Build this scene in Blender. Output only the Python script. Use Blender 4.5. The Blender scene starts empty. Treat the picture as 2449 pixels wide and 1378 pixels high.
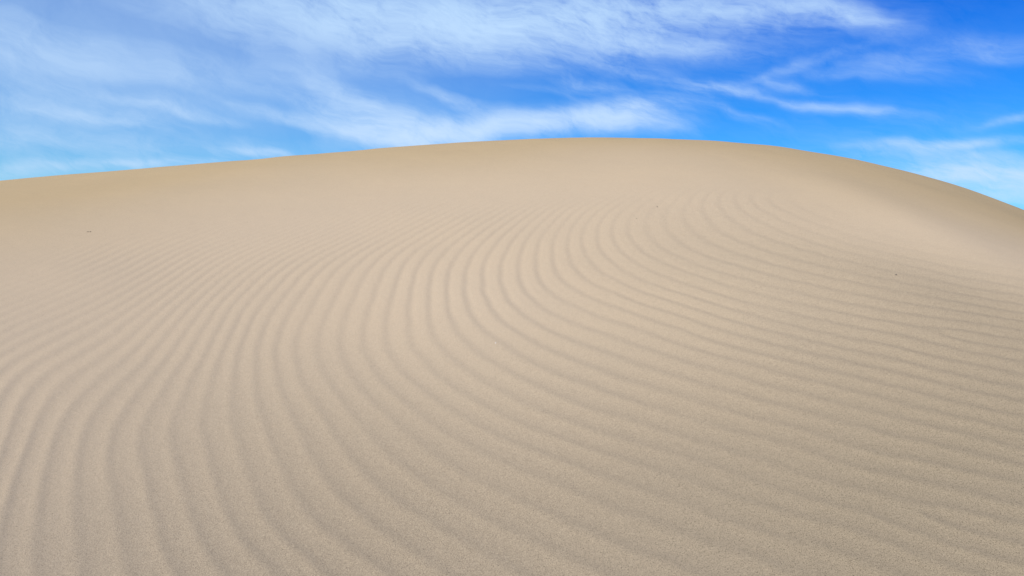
import bpy, math, random
import numpy as np

PI = math.pi
EYE = 1.5                      # eye height above the sand (m); eye is the origin of z
F = 1922.0 / 2449.0            # focal length in picture widths
PITCH = math.atan((689 - 640) / 1922.0)

def smooth(a, b, x):
    t = np.clip((x - a) / (b - a), 0.0, 1.0)
    return t * t * (3 - 2 * t)

# ---- the dune: slope along the climb, integrated into a height profile -----------------
_R = np.concatenate([np.linspace(0, 40, 8001), np.geomspace(40.01, 9000, 400)])
_sk_r = [0, 1.5, 2.4, 3.3, 4.2, 5.2, 6.4, 7.6, 9.0, 10.5, 12.0, 14, 17, 21, 26, 32, 60, 9000]
_sk_s = [.12, .15, .23, .33, .40, .415, .40, .36, .30, .225, .14, .02, -.14, -.26, -.26, -.06, 0, 0]
def _slope(r):
    s = np.interp(r, _sk_r, _sk_s)
    return s
_S = _slope(_R)
# smooth the knees of the profile (uniform part only)
_k = np.hanning(281); _k /= _k.sum()
_S[:8001] = np.convolve(np.pad(_S[:8001], 140, mode='edge'), _k, mode='valid')
_Z0 = -EYE + np.concatenate([[0], np.cumsum(0.5 * (_S[1:] + _S[:-1]) * np.diff(_R))])
def z0(r): return np.interp(r, _R, _Z0)
_t0 = _Z0[200:4000] / _R[200:4000]
RC = float(_R[200 + int(np.argmax(_t0))]); T0 = float(_t0.max())

# ---- skyline of the dune against azimuth -----------------------------------------------
SKY = [(0,433),(125,422.5),(250,412),(425,396),(600,380),(750,367.5),(900,355),(1050,345),(1200,336.5),(1320,331.5),(1400,330),(1500,329.3),
       (1600,331),(1700,336.5),(1800,344.5),(1900,356),(2000,371),(2130,399),(2250,432),(2350,465),(2449,503)]
def ray(px, py):
    u = (np.asarray(px, float) - 1224.5) / 1922.0; v = (689.0 - np.asarray(py, float)) / 1922.0
    dx = u; dy = math.cos(PITCH) + v * math.sin(PITCH); dz = -math.sin(PITCH) + v * math.cos(PITCH)
    return np.arctan2(dx, dy), dz / np.hypot(dx, dy)
_th, _tt = ray([p[0] for p in SKY], [p[1] for p in SKY])
CREST = np.polyfit(_th, _tt, 6)
A0, A1 = float(_th[0]), float(_th[-1])
def crest_t(th):
    d = np.polyder(CREST)
    c = np.clip(th, A0, A1)
    base = np.polyval(CREST, c)
    over = th - c
    lim = 0.30 * np.tanh(over / 0.30)        # keep falling a little beyond the picture, then level
    return base + np.polyval(d, c) * lim
def height(r, th):
    g = smooth(2.0, RC * 0.92, r)
    reff = np.where(r < 14, r, 14 + 8 * np.tanh((r - 14) / 8))
    far = 1 - smooth(25, 60, r)
    back = 1 - smooth(1.3, 2.2, np.abs(th))   # behind the viewer the sand runs out level
    zz = z0(r)
    zz = zz * back + (1 - back) * (-EYE - 0.05 * np.minimum(r, 28))
    return zz + g * far * back * (crest_t(th) - T0) * reff

# ---- settings ----------------------------------------------------------------------------------
NA, NR = 1500, 900
AMP, WOB, FORK, RIGHT = .0013, .085, 1.0, .55
SWELL = .032
SUN_AZ, SUN_EL, SUN_E = math.radians(-140), math.radians(28), 5.0
FINE_SHADED, RIPPLED, COARSE_SHADED = (.476, .344, .194), (.524, .398, .268), (.322, .250, .163)  # first tone includes painted crest shade, last one painted foreground and right-flank shade
SKY_SAT, SKY_LOW, SKY_HIGH, SKY_K = 1.22, (.20, .90, 1.38), (.045, .57, 1.40), .1
CLOUD_LOW, CLOUD_HIGH = (6.5, 8.1, 10.3), (5.6, 7.9, 10.5)
DIFF = 0.0
PHASE = [-8.85, -10.72, -12.91, -15.59, -18.87, -23.04, -28.76, -34.32, -39.25, -43.53, -50.61, -59.05, -68.01, -77.15, -86.33, -5.57, -6.8, -8.11, -9.59, -11.14, -12.91, -17.58, -20.95, -26.31, -30.08, -39.21, -48.36, -57.52, -66.7, -75.91, -2.63, -3.24, -3.74, -3.89, -3.72, -3.83, -6.29, -4.52, -10.81, -18.99, -28.5, -37.73, -46.95, -56.18, -65.47, -0.22, -0.37, -0.6, -1.0, -0.82, -0.59, 0.72, -3.49, -6.28, -12.06, -15.31, -26.6, -36.16, -45.51, -55.0, 1.46, 1.75, 1.93, 1.02, 3.37, 4.14, 4.53, 5.93, 4.99, 1.27, -9.72, -17.07, -25.11, -34.69, -44.58, 2.35, 2.88, 3.38, 3.86, 5.41, 7.18, 8.93, 11.44, 9.99, 10.61, 3.98, -1.55, -13.03, -24.07, -34.33, 2.73, 3.48, 4.24, 5.52, 7.51, 9.28, 12.42, 15.19, 18.37, 17.49, 14.36, 5.67, -4.88, -14.41, -24.0, 2.9, 4.05, 5.37, 7.03, 8.7, 11.38, 14.31, 17.27, 21.01, 25.6, 27.38, 19.72, 6.33, -3.42, -13.1, 2.97, 4.43, 6.01, 7.84, 9.98, 12.75, 15.96, 19.81, 24.54, 28.92, 30.78, 36.94, 21.89, 9.1, -1.82, 3.0, 4.67, 6.38, 8.19, 10.58, 14.3, 17.2, 21.4, 26.62, 30.66, 36.94, 38.25, 28.76, 18.22, 8.39, 3.01, 4.85, 6.82, 9.11, 11.62, 14.84, 18.75, 22.89, 26.62, 33.17, 35.37, 31.78, 29.03, 23.4, 16.58, 2.99, 4.88, 6.83, 8.89, 10.95, 13.44, 16.72, 21.73, 26.4, 32.59, 35.61, 33.19, 30.83, 27.37, 22.96, 2.95, 4.79, 6.6, 8.37, 10.2, 12.52, 15.94, 20.9, 26.34, 31.75, 34.91, 34.77, 33.36, 31.17, 28.36]
CLOUDS = [
    (-0.5186, 0.2198, 0.2471, 0.065, -0.087, 0.12),
    (-0.5491, 0.2291, 0.0845, 0.026, -0.0, 0.2),
    (-0.3942, 0.2148, 0.2341, 0.0299, -0.157, 0.16),
    (-0.3024, 0.2906, 0.1561, 0.0325, -0.244, 0.3),
    (-0.1659, 0.3002, 0.1691, 0.039, -0.175, 0.42),
    (-0.023, 0.3094, 0.2601, 0.0364, -0.07, 0.95),
    (0.0441, 0.3041, 0.0845, 0.0156, 0.07, 0.4),
    (0.1664, 0.3153, 0.1496, 0.0221, -0.035, 0.55),
    (0.1312, 0.2789, 0.1431, 0.013, -0.14, 0.42),
    (-0.095, 0.275, 0.1301, 0.0195, -0.175, 0.3),
    (0.2114, 0.2726, 0.065, 0.0117, -0.244, 0.22),
    (0.2695, 0.3082, 0.0715, 0.0195, -0.14, 0.42),
    (0.385, 0.2935, 0.0553, 0.0143, -0.384, 0.66),
    (0.349, 0.3062, 0.039, 0.0091, -0.175, 0.3),
    (0.4114, 0.2813, 0.026, 0.0052, -0.349, 0.25),
    (-0.4863, 0.2714, 0.0976, 0.0117, -0.105, -0.26),
    (-0.3307, 0.254, 0.078, 0.0065, -0.209, -0.14),
    (-0.3032, 0.1901, 0.1041, 0.0091, -0.105, -0.16),
    (-0.2653, 0.1574, 0.1691, 0.0104, -0.105, -0.32),
    (-0.0385, 0.2247, 0.0976, 0.013, -0.035, -0.22),
    (-0.3311, 0.2005, 0.0715, 0.0078, -0.105, -0.14),
    (-0.4333, 0.1994, 0.1106, 0.0065, -0.07, -0.12),
    (-0.1864, 0.1993, 0.0845, 0.0156, -0.454, 0.5),
    (-0.2261, 0.1906, 0.052, 0.0078, -0.244, 0.25),
    (-0.1158, 0.1646, 0.0976, 0.0195, -0.0, 0.95),
    (-0.1514, 0.1561, 0.0715, 0.0156, -0.209, 0.55),
    (-0.0179, 0.1749, 0.1301, 0.0117, 0.14, 0.75),
    (0.106, 0.1878, 0.0911, 0.0143, 0.087, 0.9),
    (0.1468, 0.1766, 0.0585, 0.0143, -0.14, 0.55),
    (0.0802, 0.2242, 0.0488, 0.0072, -0.105, 0.5),
    (0.0184, 0.2197, 0.0585, 0.0065, -0.14, 0.22),
    (-0.0489, 0.2015, 0.078, 0.0085, -0.314, 0.3),
    (-0.09, 0.2086, 0.0455, 0.0065, -0.384, 0.22),
    (-0.2938, 0.1832, 0.0845, 0.0065, -0.209, 0.28),
    (-0.3588, 0.1706, 0.0715, 0.0059, -0.157, 0.34),
    (-0.4713, 0.166, 0.0911, 0.0098, -0.035, 0.32),
    (-0.5192, 0.1774, 0.1431, 0.0195, -0.0, 0.16),
    (-0.4033, 0.1785, 0.0715, 0.0052, -0.175, 0.2),
    (-0.496, 0.1344, 0.1951, 0.013, 0.035, 0.26),
    (-0.5317, 0.105, 0.1301, 0.0117, 0.105, 0.36),
    (-0.4299, 0.1187, 0.0715, 0.0052, 0.122, 0.42),
    (-0.306, 0.1344, 0.0488, 0.0052, -0.052, 0.55),
    (-0.554, 0.1453, 0.078, 0.013, -0.0, 0.14),
    (0.275, 0.213, 0.0488, 0.0072, -0.14, 0.34),
    (0.2508, 0.2178, 0.0325, 0.0052, -0.279, 0.204),
    (0.3082, 0.203, 0.039, 0.0052, -0.314, 0.238),
    (0.3637, 0.1857, 0.0325, 0.0052, -0.244, 0.238),
    (0.4016, 0.1791, 0.0488, 0.0059, -0.209, 0.449),
    (0.3314, 0.217, 0.039, 0.0052, -0.279, 0.245),
    (0.3521, 0.2087, 0.0325, 0.0039, -0.314, 0.17),
    (0.4628, 0.2302, 0.0553, 0.0091, -0.07, 0.245),
    (0.4752, 0.2182, 0.0455, 0.0052, -0.14, 0.17),
    (0.4164, 0.2174, 0.0715, 0.0065, -0.14, 0.19),
    (0.3632, 0.2366, 0.065, 0.0065, 0.244, 0.15),
    (0.3359, 0.2341, 0.039, 0.0052, 0.349, 0.095),
    (0.5456, 0.2383, 0.0618, 0.0117, -0.14, 0.26),
    (0.557, 0.2258, 0.039, 0.0065, -0.175, 0.136),
    (0.2752, 0.1803, 0.039, 0.0065, -0.419, 0.177),
    (0.3085, 0.1726, 0.0325, 0.0046, -0.279, 0.109),
    (0.2017, 0.2203, 0.0585, 0.0059, -0.314, 0.14),
    (0.1211, 0.2513, 0.1301, 0.0091, -0.209, 0.14),
    (0.1717, 0.2342, 0.078, 0.0052, -0.279, 0.12),
    (0.5579, 0.1615, 0.039, 0.0046, 0.175, 0.272),
    (0.4843, 0.1352, 0.0715, 0.0052, -0.0, 0.55),
    (0.5203, 0.1223, 0.0911, 0.0065, -0.087, 0.4),
    (0.468, 0.1318, 0.0585, 0.0052, 0.07, 0.2),
    (0.5436, 0.1012, 0.1236, 0.013, -0.105, 0.8),
    (0.4968, 0.1048, 0.0585, 0.0065, 0.07, 0.45),
    (0.5129, 0.0881, 0.0715, 0.0143, -0.279, 0.4),
    (0.5627, 0.0812, 0.0715, 0.0169, -0.175, 0.45),
    (0.4469, 0.1541, 0.1301, 0.026, -0.0, 0.08),
]

# ---- wind ripples: phase (in whole ripples) as a B-spline over azimuth and log distance --------
TH0, TH1, Q0, Q1, NU, NV = -0.75, 0.75, math.log(2.0), math.log(10.0), 10, 12
COEF = np.array(PHASE).reshape(NU + 3, NV + 3)
def _bs(x, x0, x1, n):
    s = (x - x0) / (x1 - x0) * n
    i = np.clip(np.floor(s).astype(int), 0, n - 1); f = s - i
    return i, ((1 - f) ** 3 / 6, (3 * f ** 3 - 6 * f ** 2 + 4) / 6, (-3 * f ** 3 + 3 * f ** 2 + 3 * f + 1) / 6, f ** 3 / 6)
def _spline(th, q):
    i, wu = _bs(th, TH0, TH1, NU); j, wv = _bs(q, Q0, Q1, NV)
    out = np.zeros(np.broadcast(th, q).shape)
    for a in range(4):
        for b in range(4):
            out += COEF[i + a, j + b] * wu[a] * wv[b]
    return out
def ripple_phase(th, q):
    tc = np.clip(th, TH0, TH1); qc = np.clip(q, Q0, Q1)
    e = 1e-3
    base = _spline(tc, qc)
    base += (th - tc) * np.where(th > tc, (_spline(np.full_like(tc, TH1), qc) - _spline(np.full_like(tc, TH1 - e), qc)) / e,
                                 (_spline(np.full_like(tc, TH0 + e), qc) - _spline(np.full_like(tc, TH0), qc)) / e)
    base += (q - qc) * np.where(q > qc, (_spline(tc, np.full_like(qc, Q1)) - _spline(tc, np.full_like(qc, Q1 - e))) / e,
                                (_spline(tc, np.full_like(qc, Q0 + e)) - _spline(tc, np.full_like(qc, Q0))) / e)
    return base

# ---- value noise ---------------------------------------------------------------------------
_rng = np.random.RandomState(7)
_TAB = _rng.rand(512, 512).astype(np.float32)
def noise(x, y, ox=0.0):
    x = x + 137.3 + ox; y = y + 211.7 + ox * 1.7
    xi = np.floor(x).astype(np.int32); yi = np.floor(y).astype(np.int32)
    fx = x - xi; fy = y - yi
    fx = fx * fx * fx * (fx * (fx * 6 - 15) + 10); fy = fy * fy * fy * (fy * (fy * 6 - 15) + 10)
    x0 = xi & 511; x1 = (xi + 1) & 511; y0 = yi & 511; y1 = (yi + 1) & 511
    a = _TAB[x0, y0] * (1 - fx) + _TAB[x1, y0] * fx
    b = _TAB[x0, y1] * (1 - fx) + _TAB[x1, y1] * fx
    return (a * (1 - fy) + b * fy) * 2 - 1

# where the rippled face gives way to smooth blown sand (distance against azimuth)
_FA = [-1.2, -.60, -.53, -.40, -.26, -.12, .03, .15, .25, .34, .45, .55, .62, 1.2]
_FR = [5.6, 5.6, 5.75, 6.2, 6.75, 7.1, 7.25, 7.35, 7.3, 7.0, 6.5, 6.1, 5.9, 5.6]
# places where one ripple forks into two (x, y, sign)
FORKS = [(2.3, 4.3, 1), (3.4, 5.2, -1), (1.5, 2.9, 1), (-3.0, 5.7, 1), (-2.2, 6.1, -1)]

def ripples(r, th, x, y):
    """(height, coverage) of the wind ripples"""
    ph = ripple_phase(th, np.log(np.maximum(r, 0.6)))
    ph = ph + WOB * (noise(x * 1.1, y * 1.1, 3) + 0.6 * noise(x * 2.6, y * 2.6, 11)) + (0.045 + .02 * smooth(0, 2.5, x)) * noise(x * 7, y * 7, 23)
    ph = ph + .16 * smooth(.2, 1.6, x) * smooth(4.4, 3.2, r) * noise(x * 3.2, y * 3.2, 29)
    for fx, fy, s in FORKS:
        ph = ph + s * np.arctan2(y - fy, x - fx) / (2 * PI) * FORK
    t = 2 * PI * ph
    b = 0.20 - 0.32 * smooth(3.6, 5.2, r)
    c = .12 + .36 * smooth(3.7, 5.0, r) * smooth(-2.5, .2, x)      # thin dark lee on the higher, finer ripples
    h = -np.sin(t) - b * np.cos(2 * t) - c / 2 * np.sin(2 * t)
    fade = 1 - smooth(-0.9, 0.7, r - np.interp(th, _FA, _FR) + 0.5 * noise(x * 0.8, y * 0.8, 31))
    amp = 0.84 + 0.20 * noise(x * 0.9, y * 0.9, 41) + 0.25 * noise(x * 2.3, y * 2.3, 47)
    right = smooth(-1.9, .7, x)
    amp = amp * (1 + RIGHT * right * smooth(7.4, 5.6, r)) * (1 - .30 * smooth(.2, 1.8, x) * smooth(4.4, 3.3, r) * (1 + .9 * noise(x * 1.5, y * 1.5, 83)))
    near = smooth(0.8, 1.8, r) * (1 - smooth(0.95, 1.3, np.abs(th)))
    cover = fade * near
    return AMP * h * np.clip(amp, .15, 2) * cover, cover

# ---- scene -----------------------------------------------------------------------------------
scene = bpy.context.scene
col = scene.collection
def tag(o, label=None, cat=None, group=None, kind=None):
    if label: o['label'] = label
    if cat: o['category'] = cat
    if group: o['group'] = group
    if kind: o['kind'] = kind

def nodes_of(mat):
    mat.use_nodes = True
    nt = mat.node_tree; nt.nodes.clear()
    return nt
class NB:
    """little helper to wire node trees"""
    def __init__(self, nt): self.nt = nt
    def n(self, typ, **kw):
        nd = self.nt.nodes.new(typ)
        for k, v in kw.items(): setattr(nd, k, v)
        return nd
    def put(self, sock, v):
        if isinstance(v, bpy.types.NodeSocket): self.nt.links.new(v, sock)
        elif v is not None: sock.default_value = v
    def math(self, op, a, b=None, c=None, clamp=False):
        nd = self.n('ShaderNodeMath', operation=op, use_clamp=clamp)
        for s, v in zip(nd.inputs, (a, b, c)): self.put(s, v)
        return nd.outputs[0]
    def vmath(self, op, a, b=None):
        nd = self.n('ShaderNodeVectorMath', operation=op)
        self.put(nd.inputs[0], a); self.put(nd.inputs[1], b)
        return nd.outputs['Value'] if op in ('DOT_PRODUCT', 'LENGTH') else nd.outputs[0]
    def noise(self, vec, scale, detail=2, rough=.5, dim='3D', typ=None):
        nd = self.n('ShaderNodeTexNoise', noise_dimensions=dim)
        self.put(nd.inputs['Vector'], vec); nd.inputs['Scale'].default_value = scale
        nd.inputs['Detail'].default_value = detail; nd.inputs['Roughness'].default_value = rough
        return nd.outputs['Fac']
    def rng(self, v, a, b, c, d, smoothstep=False):
        nd = self.n('ShaderNodeMapRange', interpolation_type='SMOOTHSTEP' if smoothstep else 'LINEAR')
        for s, x in zip(nd.inputs, (v, a, b, c, d)): self.put(s, x)
        return nd.outputs[0]
    def mix(self, f, a, b, mode='MIX'):
        nd = self.n('ShaderNodeMix', data_type='RGBA', blend_type=mode)
        self.put(nd.inputs['Factor'], f); self.put(nd.inputs['A'], a); self.put(nd.inputs['B'], b)
        return nd.outputs['Result']
    def mapping(self, vec, loc=(0, 0, 0), rot=0, scale=(1, 1, 1), typ='POINT'):
        nd = self.n('ShaderNodeMapping', vector_type=typ)
        self.put(nd.inputs['Vector'], vec)
        nd.inputs['Location'].default_value = loc; nd.inputs['Rotation'].default_value = (0, 0, rot); nd.inputs['Scale'].default_value = scale
        return nd.outputs[0]

# ---- sand ------------------------------------------------------------------------------------
def sand_material():
    m = bpy.data.materials.new('sand'); nt = nodes_of(m); b = NB(nt)
    geo = b.n('ShaderNodeNewGeometry'); P = geo.outputs['Position']
    pale = b.n('ShaderNodeAttribute', attribute_name='pale').outputs['Fac']
    coarse_shade = b.n('ShaderNodeAttribute', attribute_name='coarse_shade').outputs['Fac']
    base = b.mix(pale, FINE_SHADED + (1,), RIPPLED + (1,))  # yellower smooth sand, with skyline shade darkened into its colour
    base = b.mix(coarse_shade, base, COARSE_SHADED + (1,))  # greyer large grains, plus painted shade near the viewer and at right
    # patches a hand or two wide where the wind has left slightly different grain
    patch = b.noise(P, 1.1, 4, .55)
    base = b.mix(1.0, base, b.mix(patch, (.955, .965, .975, 1), (1.04, 1.03, 1.01, 1)), 'MULTIPLY')
    # single grains: mostly pale quartz, some dark and a few bright ones
    g1 = b.noise(P, 330, 1, .6); g2 = b.noise(P, 150, 2, .6); g3 = b.noise(P, 400, 0)
    amt = b.rng(coarse_shade, 0, .7, .30, 1.0)
    v = b.math('ADD', b.rng(g1, .28, .72, -.30, .30), b.rng(g2, .28, .72, -.11, .11))
    v = b.math('ADD', 1.0, b.math('MULTIPLY', v, amt))
    dark = b.math('MULTIPLY', b.rng(g3, .345, .25, 0, .75), amt)
    v = b.math('MULTIPLY', v, b.math('SUBTRACT', 1.0, dark))
    comb = b.n('ShaderNodeCombineColor')
    for s in comb.inputs[:3]: b.put(s, v)
    base = b.mix(1.0, base, comb.outputs[0], 'MULTIPLY')
    bump = b.n('ShaderNodeBump'); bump.inputs['Strength'].default_value = .55; bump.inputs['Distance'].default_value = .0018
    hgt = b.math('ADD', b.math('MULTIPLY', g1, b.math('MULTIPLY', amt, .8)), b.math('MULTIPLY', b.noise(P, 60, 3, .6), .6))
    b.put(bump.inputs['Height'], hgt)
    d = b.n('ShaderNodeBsdfDiffuse'); b.put(d.inputs['Color'], base); d.inputs['Roughness'].default_value = DIFF
    b.put(d.inputs['Normal'], bump.outputs[0])
    out = b.n('ShaderNodeOutputMaterial'); nt.links.new(d.outputs[0], out.inputs['Surface'])
    return m

def build_sand():
    dense = np.radians(np.linspace(-52, 52, NA))
    rest = np.radians(np.linspace(52, 308, 130)[1:-1])
    th = np.concatenate([dense, rest])
    rad = np.concatenate([np.geomspace(.15, 1.4, 24)[:-1], np.exp(np.linspace(math.log(1.4), math.log(16), NR)), np.geomspace(16, 6000, 110)[1:]])
    thw = (th + PI) % (2 * PI) - PI
    Rg, Tg = np.meshgrid(rad, thw, indexing='ij')
    X = Rg * np.sin(Tg); Y = Rg * np.cos(Tg)
    Z = height(Rg, Tg)
    rip, cover = ripples(Rg, Tg, X, Y)
    # soft swells and hollows of the dune skin
    soft = (1 - smooth(14, 40, Rg)) * smooth(.5, 2.5, Rg)
    Z = Z + soft * (0.010 * noise(X * .55, Y * .55, 5) + 0.0035 * noise(X * 1.6, Y * 1.6, 9))
    Z = Z + rip + cover * (.0003 + .0004 * smooth(0, 2, X)) * noise(X * 30, Y * 30, 13) + (1 - cover) * soft * .0006 * noise(X * 9, Y * 9, 17)
    # a low swell running across the right shoulder, and the slightly uneven lip of the crest
    rb = np.interp(Tg, [.25, .33, .42, .50, .56, .8], [8.9, 8.4, 7.5, 6.75, 6.25, 5.5])
    Z = Z + SWELL * np.exp(-((Rg - rb) / .70) ** 2) * smooth(.26, .50, Tg) * (1 - smooth(.9, 1.3, Tg))
    lip = np.exp(-((Rg - RC) / 2.2) ** 2) * (1 - smooth(1.2, 1.8, np.abs(Tg)))
    Z = Z + lip * (.006 * noise(X * .9, Y * .5, 71) + .005 * noise(X * 2.4, Y * 1.2, 73))
    # low dunes on the plain far away
    Z = Z + smooth(60, 300, Rg) * 1.2 * noise(X / 90, Y / 90, 19)
    coarse_shade = cover * np.clip(.04 + .66 * smooth(-.3, 2.9, X) * smooth(8.0, 5.0, Rg) + .66 * smooth(5.3, 2.8, Rg) * smooth(-3.4, -.2, X) + .05 * noise(X * .9, Y * .9, 51), 0, 1)  # where large grains lie and shade is painted, near and to the right
    nr, nt_ = Rg.shape
    co = np.empty((nr * nt_ + 1, 3), np.float32)
    co[:-1, 0] = X.ravel(); co[:-1, 1] = Y.ravel(); co[:-1, 2] = Z.ravel(); co[-1] = (0, 0, -EYE)
    idx = np.arange(nr * nt_).reshape(nr, nt_); nxt = np.roll(idx, -1, axis=1)
    quads = np.stack([idx[:-1], idx[1:], nxt[1:], nxt[:-1]], -1).reshape(-1, 4)[:, ::-1]
    tris = np.stack([np.full(nt_, nr * nt_), idx[0], nxt[0]], -1)[:, ::-1]
    me = bpy.data.meshes.new('sand_dune')
    nq, ntr = len(quads), len(tris)
    me.vertices.add(len(co)); me.vertices.foreach_set('co', co.ravel())
    me.loops.add(nq * 4 + ntr * 3)
    me.loops.foreach_set('vertex_index', np.concatenate([quads.ravel(), tris.ravel()]).astype(np.int32))
    me.polygons.add(nq + ntr)
    me.polygons.foreach_set('loop_start', np.concatenate([np.arange(nq) * 4, nq * 4 + np.arange(ntr) * 3]).astype(np.int32))
    me.polygons.foreach_set('use_smooth', np.ones(nq + ntr, bool))
    me.update(calc_edges=True)
    pale = (1 - smooth(-.6, 3.4, Rg - np.interp(Tg, _FA, _FR) + .5 * noise(X * .5, Y * .5, 61))) * (1 - smooth(1.0, 1.6, np.abs(Tg)))  # fades out towards the skyline, into the shade-darkened tone
    for nm, arr in (('pale', pale), ('coarse_shade', coarse_shade)):
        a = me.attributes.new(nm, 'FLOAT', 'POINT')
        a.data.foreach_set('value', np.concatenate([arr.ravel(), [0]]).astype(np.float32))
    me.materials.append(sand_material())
    o = bpy.data.objects.new('sand_dune', me); col.objects.link(o)
    tag(o, kind='structure')
    return o
build_sand()

def ground_at(x, y):
    r = np.array([math.hypot(x, y)]); th = np.array([math.atan2(x, y)]); X = np.array([x]); Y = np.array([y])
    z = height(r, th) + 0.010 * noise(X * .55, Y * .55, 5) + 0.0035 * noise(X * 1.6, Y * 1.6, 9) + ripples(r, th, X, Y)[0]
    return float(z[0])

# ---- the few specks of debris on the dune ------------------------------------------------------
def plain_material(name, c0, c1, scale):
    m = bpy.data.materials.new(name); nt = nodes_of(m); b = NB(nt)
    tc = b.n('ShaderNodeTexCoord').outputs['Object']
    c = b.mix(b.noise(tc, scale, 3, .6), c0 + (1,), c1 + (1,))
    p = b.n('ShaderNodeBsdfPrincipled'); b.put(p.inputs['Base Color'], c); p.inputs['Roughness'].default_value = .8
    out = b.n('ShaderNodeOutputMaterial'); nt.links.new(p.outputs[0], out.inputs['Surface'])
    return m
bark = plain_material('dry_bark', (.045, .03, .018), (.10, .07, .045), 300)
stone_dark = plain_material('dark_stone', (.03, .026, .022), (.08, .07, .06), 400)
stone_pale = plain_material('pale_stone', (.75, .72, .66), (.85, .82, .78), 400)

def stick_mesh(name, pts, radii, sides=8):
    vs, fs = [], []
    for k, (p, rd) in enumerate(zip(pts, radii)):
        p = np.array(p)
        d = np.array(pts[min(k + 1, len(pts) - 1)]) - np.array(pts[max(k - 1, 0)]); d = d / np.linalg.norm(d)
        u = np.cross(d, (0, 0, 1)); u = u / np.linalg.norm(u); w = np.cross(u, d)
        for s in range(sides):
            a = 2 * PI * s / sides
            vs.append(tuple(p + rd * (math.cos(a) * u + math.sin(a) * w)))
    for k in range(len(pts) - 1):
        for s in range(sides):
            a, c = k * sides + s, k * sides + (s + 1) % sides
            fs.append((a, c, c + sides, a + sides))
    fs.append(tuple(range(sides))[::-1]); fs.append(tuple(range((len(pts) - 1) * sides, len(pts) * sides)))
    me = bpy.data.meshes.new(name); me.from_pydata(vs, [], fs); me.polygons.foreach_set('use_smooth', [True] * len(fs)); me.update()
    return me
def pebble_mesh(name, sx, sy, sz, seed):
    import bmesh
    rnd = random.Random(seed); bm = bmesh.new()
    bmesh.ops.create_icosphere(bm, subdivisions=3, radius=1)
    dirs = [(rnd.uniform(-1, 1), rnd.uniform(-1, 1), rnd.uniform(-1, 1), rnd.uniform(.55, .95)) for _ in range(9)]
    for v in bm.verts:
        c = v.co.copy()
        for dx, dy, dz, h in dirs:                       # chip flat facets off the lump
            n = math.sqrt(dx * dx + dy * dy + dz * dz); q = (c.x * dx + c.y * dy + c.z * dz) / n
            if q > h:
                k = (q - h) * .8
                c.x -= k * dx / n; c.y -= k * dy / n; c.z -= k * dz / n
        v.co = (c.x * sx, c.y * sy, c.z * sz)
    me = bpy.data.meshes.new(name); bm.to_mesh(me); bm.free()
    me.polygons.foreach_set('use_smooth', [True] * len(me.polygons))
    return me
def put(name, me, mat, x, y, lift, rz, label, cat):
    me.materials.append(mat)
    o = bpy.data.objects.new(name, me); col.objects.link(o)
    o.location = (x, y, ground_at(x, y) + lift); o.rotation_euler = (0, 0, rz)
    tag(o, label, cat, 'pebbles lying on the dune face' if cat == 'pebble' else None)
    return o

tw = put('dry_twig', stick_mesh('dry_twig', [(-.016, -.006, .0005), (-.012, -.003, .0016), (-.008, 0, .0022), (-.002, .001, .0016), (.004, .001, .0014), (.008, .002, .0026), (.011, .002, .0024), (.015, .003, .0005)],
                                            [.0005, .0013, .0019, .0009, .0007, .0021, .0018, .0005]), bark, -3.136, 5.968, 0, .05,
         'dark knotty bit of dry twig lying alone on the smooth sand at far left', 'twig')
put('pebble', pebble_mesh('pebble', .0050, .0042, .0038, 3), stone_dark, 1.214, 6.731, .002, .4,
    'dark pebble on the rippled sand nearest below the top of the dune', 'pebble')
put('pebble', pebble_mesh('pebble', .0040, .0032, .0028, 5), stone_dark, .997, 6.454, .001, 1.1,
    'smaller dark pebble just left of and below the pebble nearest the dune top', 'pebble')
put('pebble', pebble_mesh('pebble', .0054, .0040, .0038, 8), stone_dark, 2.451, 5.130, .002, .2,
    'dark pebble on the greyer ripples at the right of the dune face', 'pebble')
put('pebble', pebble_mesh('pebble', .0034, .003, .0026, 11), stone_dark, -1.931, 6.830, .001, .9,
    'tiny dark pebble on the smooth sand above the upper left ripples', 'pebble')
put('pebble', pebble_mesh('pebble', .0036, .0032, .0028, 17), stone_pale, -.092, 4.490, .001, 2.0,
    'tiny white pebble among the ripples at the centre of the dune face', 'pebble')

# ---- daylight ----------------------------------------------------------------------------------
sd = (math.sin(SUN_AZ) * math.cos(SUN_EL), math.cos(SUN_AZ) * math.cos(SUN_EL), math.sin(SUN_EL))
from mathutils import Vector
sl = bpy.data.lights.new('sun', 'SUN'); sl.energy = SUN_E; sl.angle = math.radians(.53); sl.color = (1.0, .95, .87)
so = bpy.data.objects.new('sun', sl); col.objects.link(so)
so.rotation_euler = Vector(sd).to_track_quat('Z', 'Y').to_euler(); so.location = (0, 0, 30)

world = bpy.data.worlds.new('World'); scene.world = world; world.use_nodes = True
nt = world.node_tree; nt.nodes.clear(); b = NB(nt)
sky = b.n('ShaderNodeTexSky', sky_type='NISHITA', sun_disc=False)
sky.sun_elevation = SUN_EL; sky.sun_rotation = SUN_AZ; sky.air_density = 1.0; sky.dust_density = .3; sky.ozone_density = 2.0
d = b.n('ShaderNodeTexCoord').outputs['Generated']
sep = b.n('ShaderNodeSeparateXYZ'); b.put(sep.inputs[0], d)
hyp = b.math('SQRT', b.math('ADD', b.math('MULTIPLY', sep.outputs[0], sep.outputs[0]), b.math('MULTIPLY', sep.outputs[1], sep.outputs[1])))
E = b.math('DIVIDE', sep.outputs[2], b.math('MAXIMUM', hyp, .01))      # height in the sky
A = b.math('ARCTAN2', sep.outputs[0], sep.outputs[1])                  # bearing
cv = b.n('ShaderNodeCombineXYZ'); b.put(cv.inputs[0], A); b.put(cv.inputs[1], E); V = cv.outputs[0]
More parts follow.
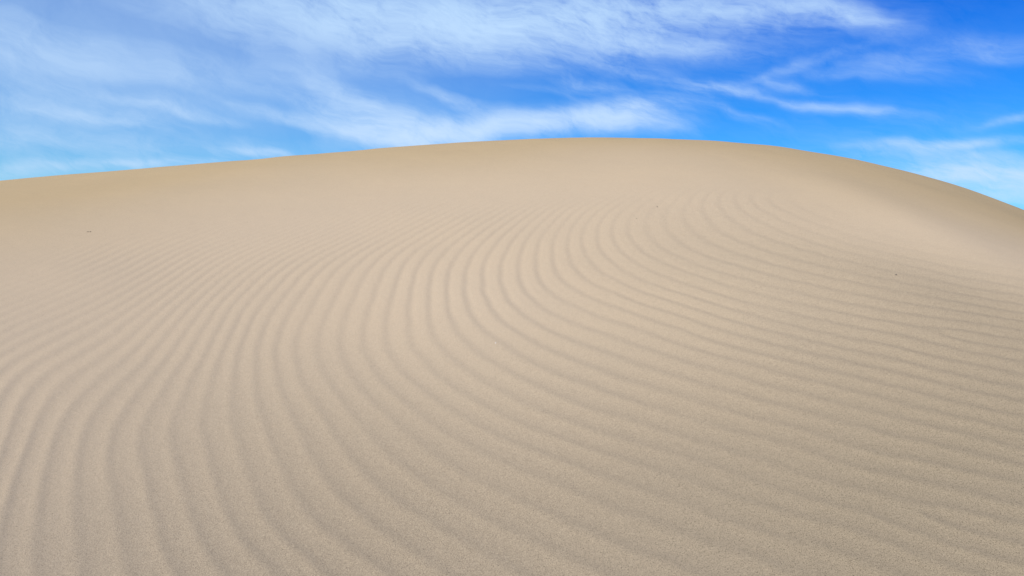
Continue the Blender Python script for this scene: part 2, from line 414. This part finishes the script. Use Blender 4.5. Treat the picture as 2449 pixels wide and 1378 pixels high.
# phone-blue sky: the Nishita colour made deeper
hs = b.n('ShaderNodeHueSaturation'); hs.inputs['Saturation'].default_value = SKY_SAT; b.put(hs.inputs['Color'], sky.outputs[0])
skyc = b.mix(1.0, hs.outputs[0], b.mix(b.rng(E, .10, .34, 0, 1), SKY_LOW + (1,), SKY_HIGH + (1,)), 'MULTIPLY')
skyc = b.mix(1.0, skyc, b.mix(b.rng(A, -.65, .55, 0, 1, True), (1.9, 1.20, 1.08, 1), (.90, .82, .95, 1)), 'MULTIPLY')   # paler towards the sun's side
# high cirrus: fibres combed by the wind, gathered in banks
w1 = b.n('ShaderNodeTexNoise', noise_dimensions='2D'); b.put(w1.inputs['Vector'], V); w1.inputs['Scale'].default_value = 7; w1.inputs['Detail'].default_value = 3
w2 = b.vmath('SUBTRACT', w1.outputs['Color'], (.5, .5, .5))
VW = b.vmath('ADD', V, b.vmath('MULTIPLY', w2, (.09, .028, 0)))
w3 = b.n('ShaderNodeTexNoise', noise_dimensions='2D'); b.put(w3.inputs['Vector'], V); w3.inputs['Scale'].default_value = 28; w3.inputs['Detail'].default_value = 3
VW2 = b.vmath('ADD', VW, b.vmath('MULTIPLY', b.vmath('SUBTRACT', w3.outputs['Color'], (.5, .5, .5)), (.012, .005, 0)))
ang = math.radians(-11)
fib1 = b.noise(b.mapping(VW, rot=ang, scale=(1 / 2.4, 1 / 15, 1), typ='TEXTURE'), 1.0, 6, .60, '2D')
fib2 = b.noise(b.mapping(VW2, rot=ang, scale=(1 / 9, 1 / 58, 1), typ='TEXTURE'), 1.0, 5, .65, '2D')
fib3 = b.noise(b.mapping(VW2, rot=math.radians(-27), scale=(1 / 12, 1 / 48, 1), typ='TEXTURE'), 1.0, 6, .72, '2D')
soft = b.noise(VW2, 11, 7, .66, '2D')
fib = b.math('ADD', b.math('ADD', b.math('MULTIPLY', fib1, .22), b.math('MULTIPLY', fib2, .26)), b.math('ADD', b.math('MULTIPLY', fib3, .28), b.math('MULTIPLY', soft, .24)))
fibn = b.rng(fib, .41, .59, 0, 1)
acc = None
for (a0, e0, L, W, rot, s) in CLOUDS:
    q = b.mapping(VW2, loc=(a0, e0, 0), rot=rot, scale=(L, W, 1), typ='TEXTURE')
    gss = b.math('POWER', .3679, b.vmath('DOT_PRODUCT', q, q))
    acc = b.math('MULTIPLY', gss, s) if acc is None else b.math('MULTIPLY_ADD', gss, s, acc)
# beyond the modelled banks: a thin veil round the rest of the sky
acc = b.math('ADD', acc, b.math('MULTIPLY', b.rng(b.math('ABSOLUTE', A), .75, 1.4, 0, .45, True), b.rng(soft, .4, .7, .3, 1)))
acc = b.math('MAXIMUM', acc, 0.0)
dens = b.math('MULTIPLY', acc, b.rng(fibn, 0, 1, .46, 1.20))
dens = b.math('ADD', dens, b.math('MULTIPLY', b.math('SUBTRACT', fibn, .5), b.math('ADD', .02, b.math('MULTIPLY', acc, .15))))
veil = b.math('MULTIPLY', b.rng(A, -.45, .20, .40, .0, True), b.rng(soft, .3, .7, .85, 1.15))      # thin milky veil thickening to the left
dens = b.math('ADD', b.math('MAXIMUM', dens, 0.0), b.math('MULTIPLY', veil, b.rng(E, .11, .22, .28, 1.0)))
dens = b.math('SUBTRACT', 1.0, b.math('POWER', .3679, b.math('MULTIPLY', dens, 1.25)))
cloudc = b.mix(b.rng(E, .08, .33, 0, 1), CLOUD_LOW + (1,), CLOUD_HIGH + (1,))
final = b.mix(dens, skyc, cloudc)
bg = b.n('ShaderNodeBackground'); b.put(bg.inputs['Color'], final); bg.inputs['Strength'].default_value = SKY_K
out = b.n('ShaderNodeOutputWorld'); nt.links.new(bg.outputs[0], out.inputs['Surface'])

# ---- camera: a phone held at eye height, tipped slightly down --------------------------------------
cd = bpy.data.cameras.new('camera'); cd.sensor_fit = 'HORIZONTAL'; cd.sensor_width = 36; cd.lens = 36 * F
cd.clip_start = .02; cd.clip_end = 20000
co_ = bpy.data.objects.new('camera', cd); col.objects.link(co_)
co_.location = (0, 0, 0); co_.rotation_euler = (PI / 2 - PITCH, 0, 0)
scene.camera = co_
scene.view_settings.view_transform = 'Standard'; scene.view_settings.look = 'None'; scene.view_settings.exposure = 0; scene.view_settings.gamma = 1
scene.render.engine = 'CYCLES'
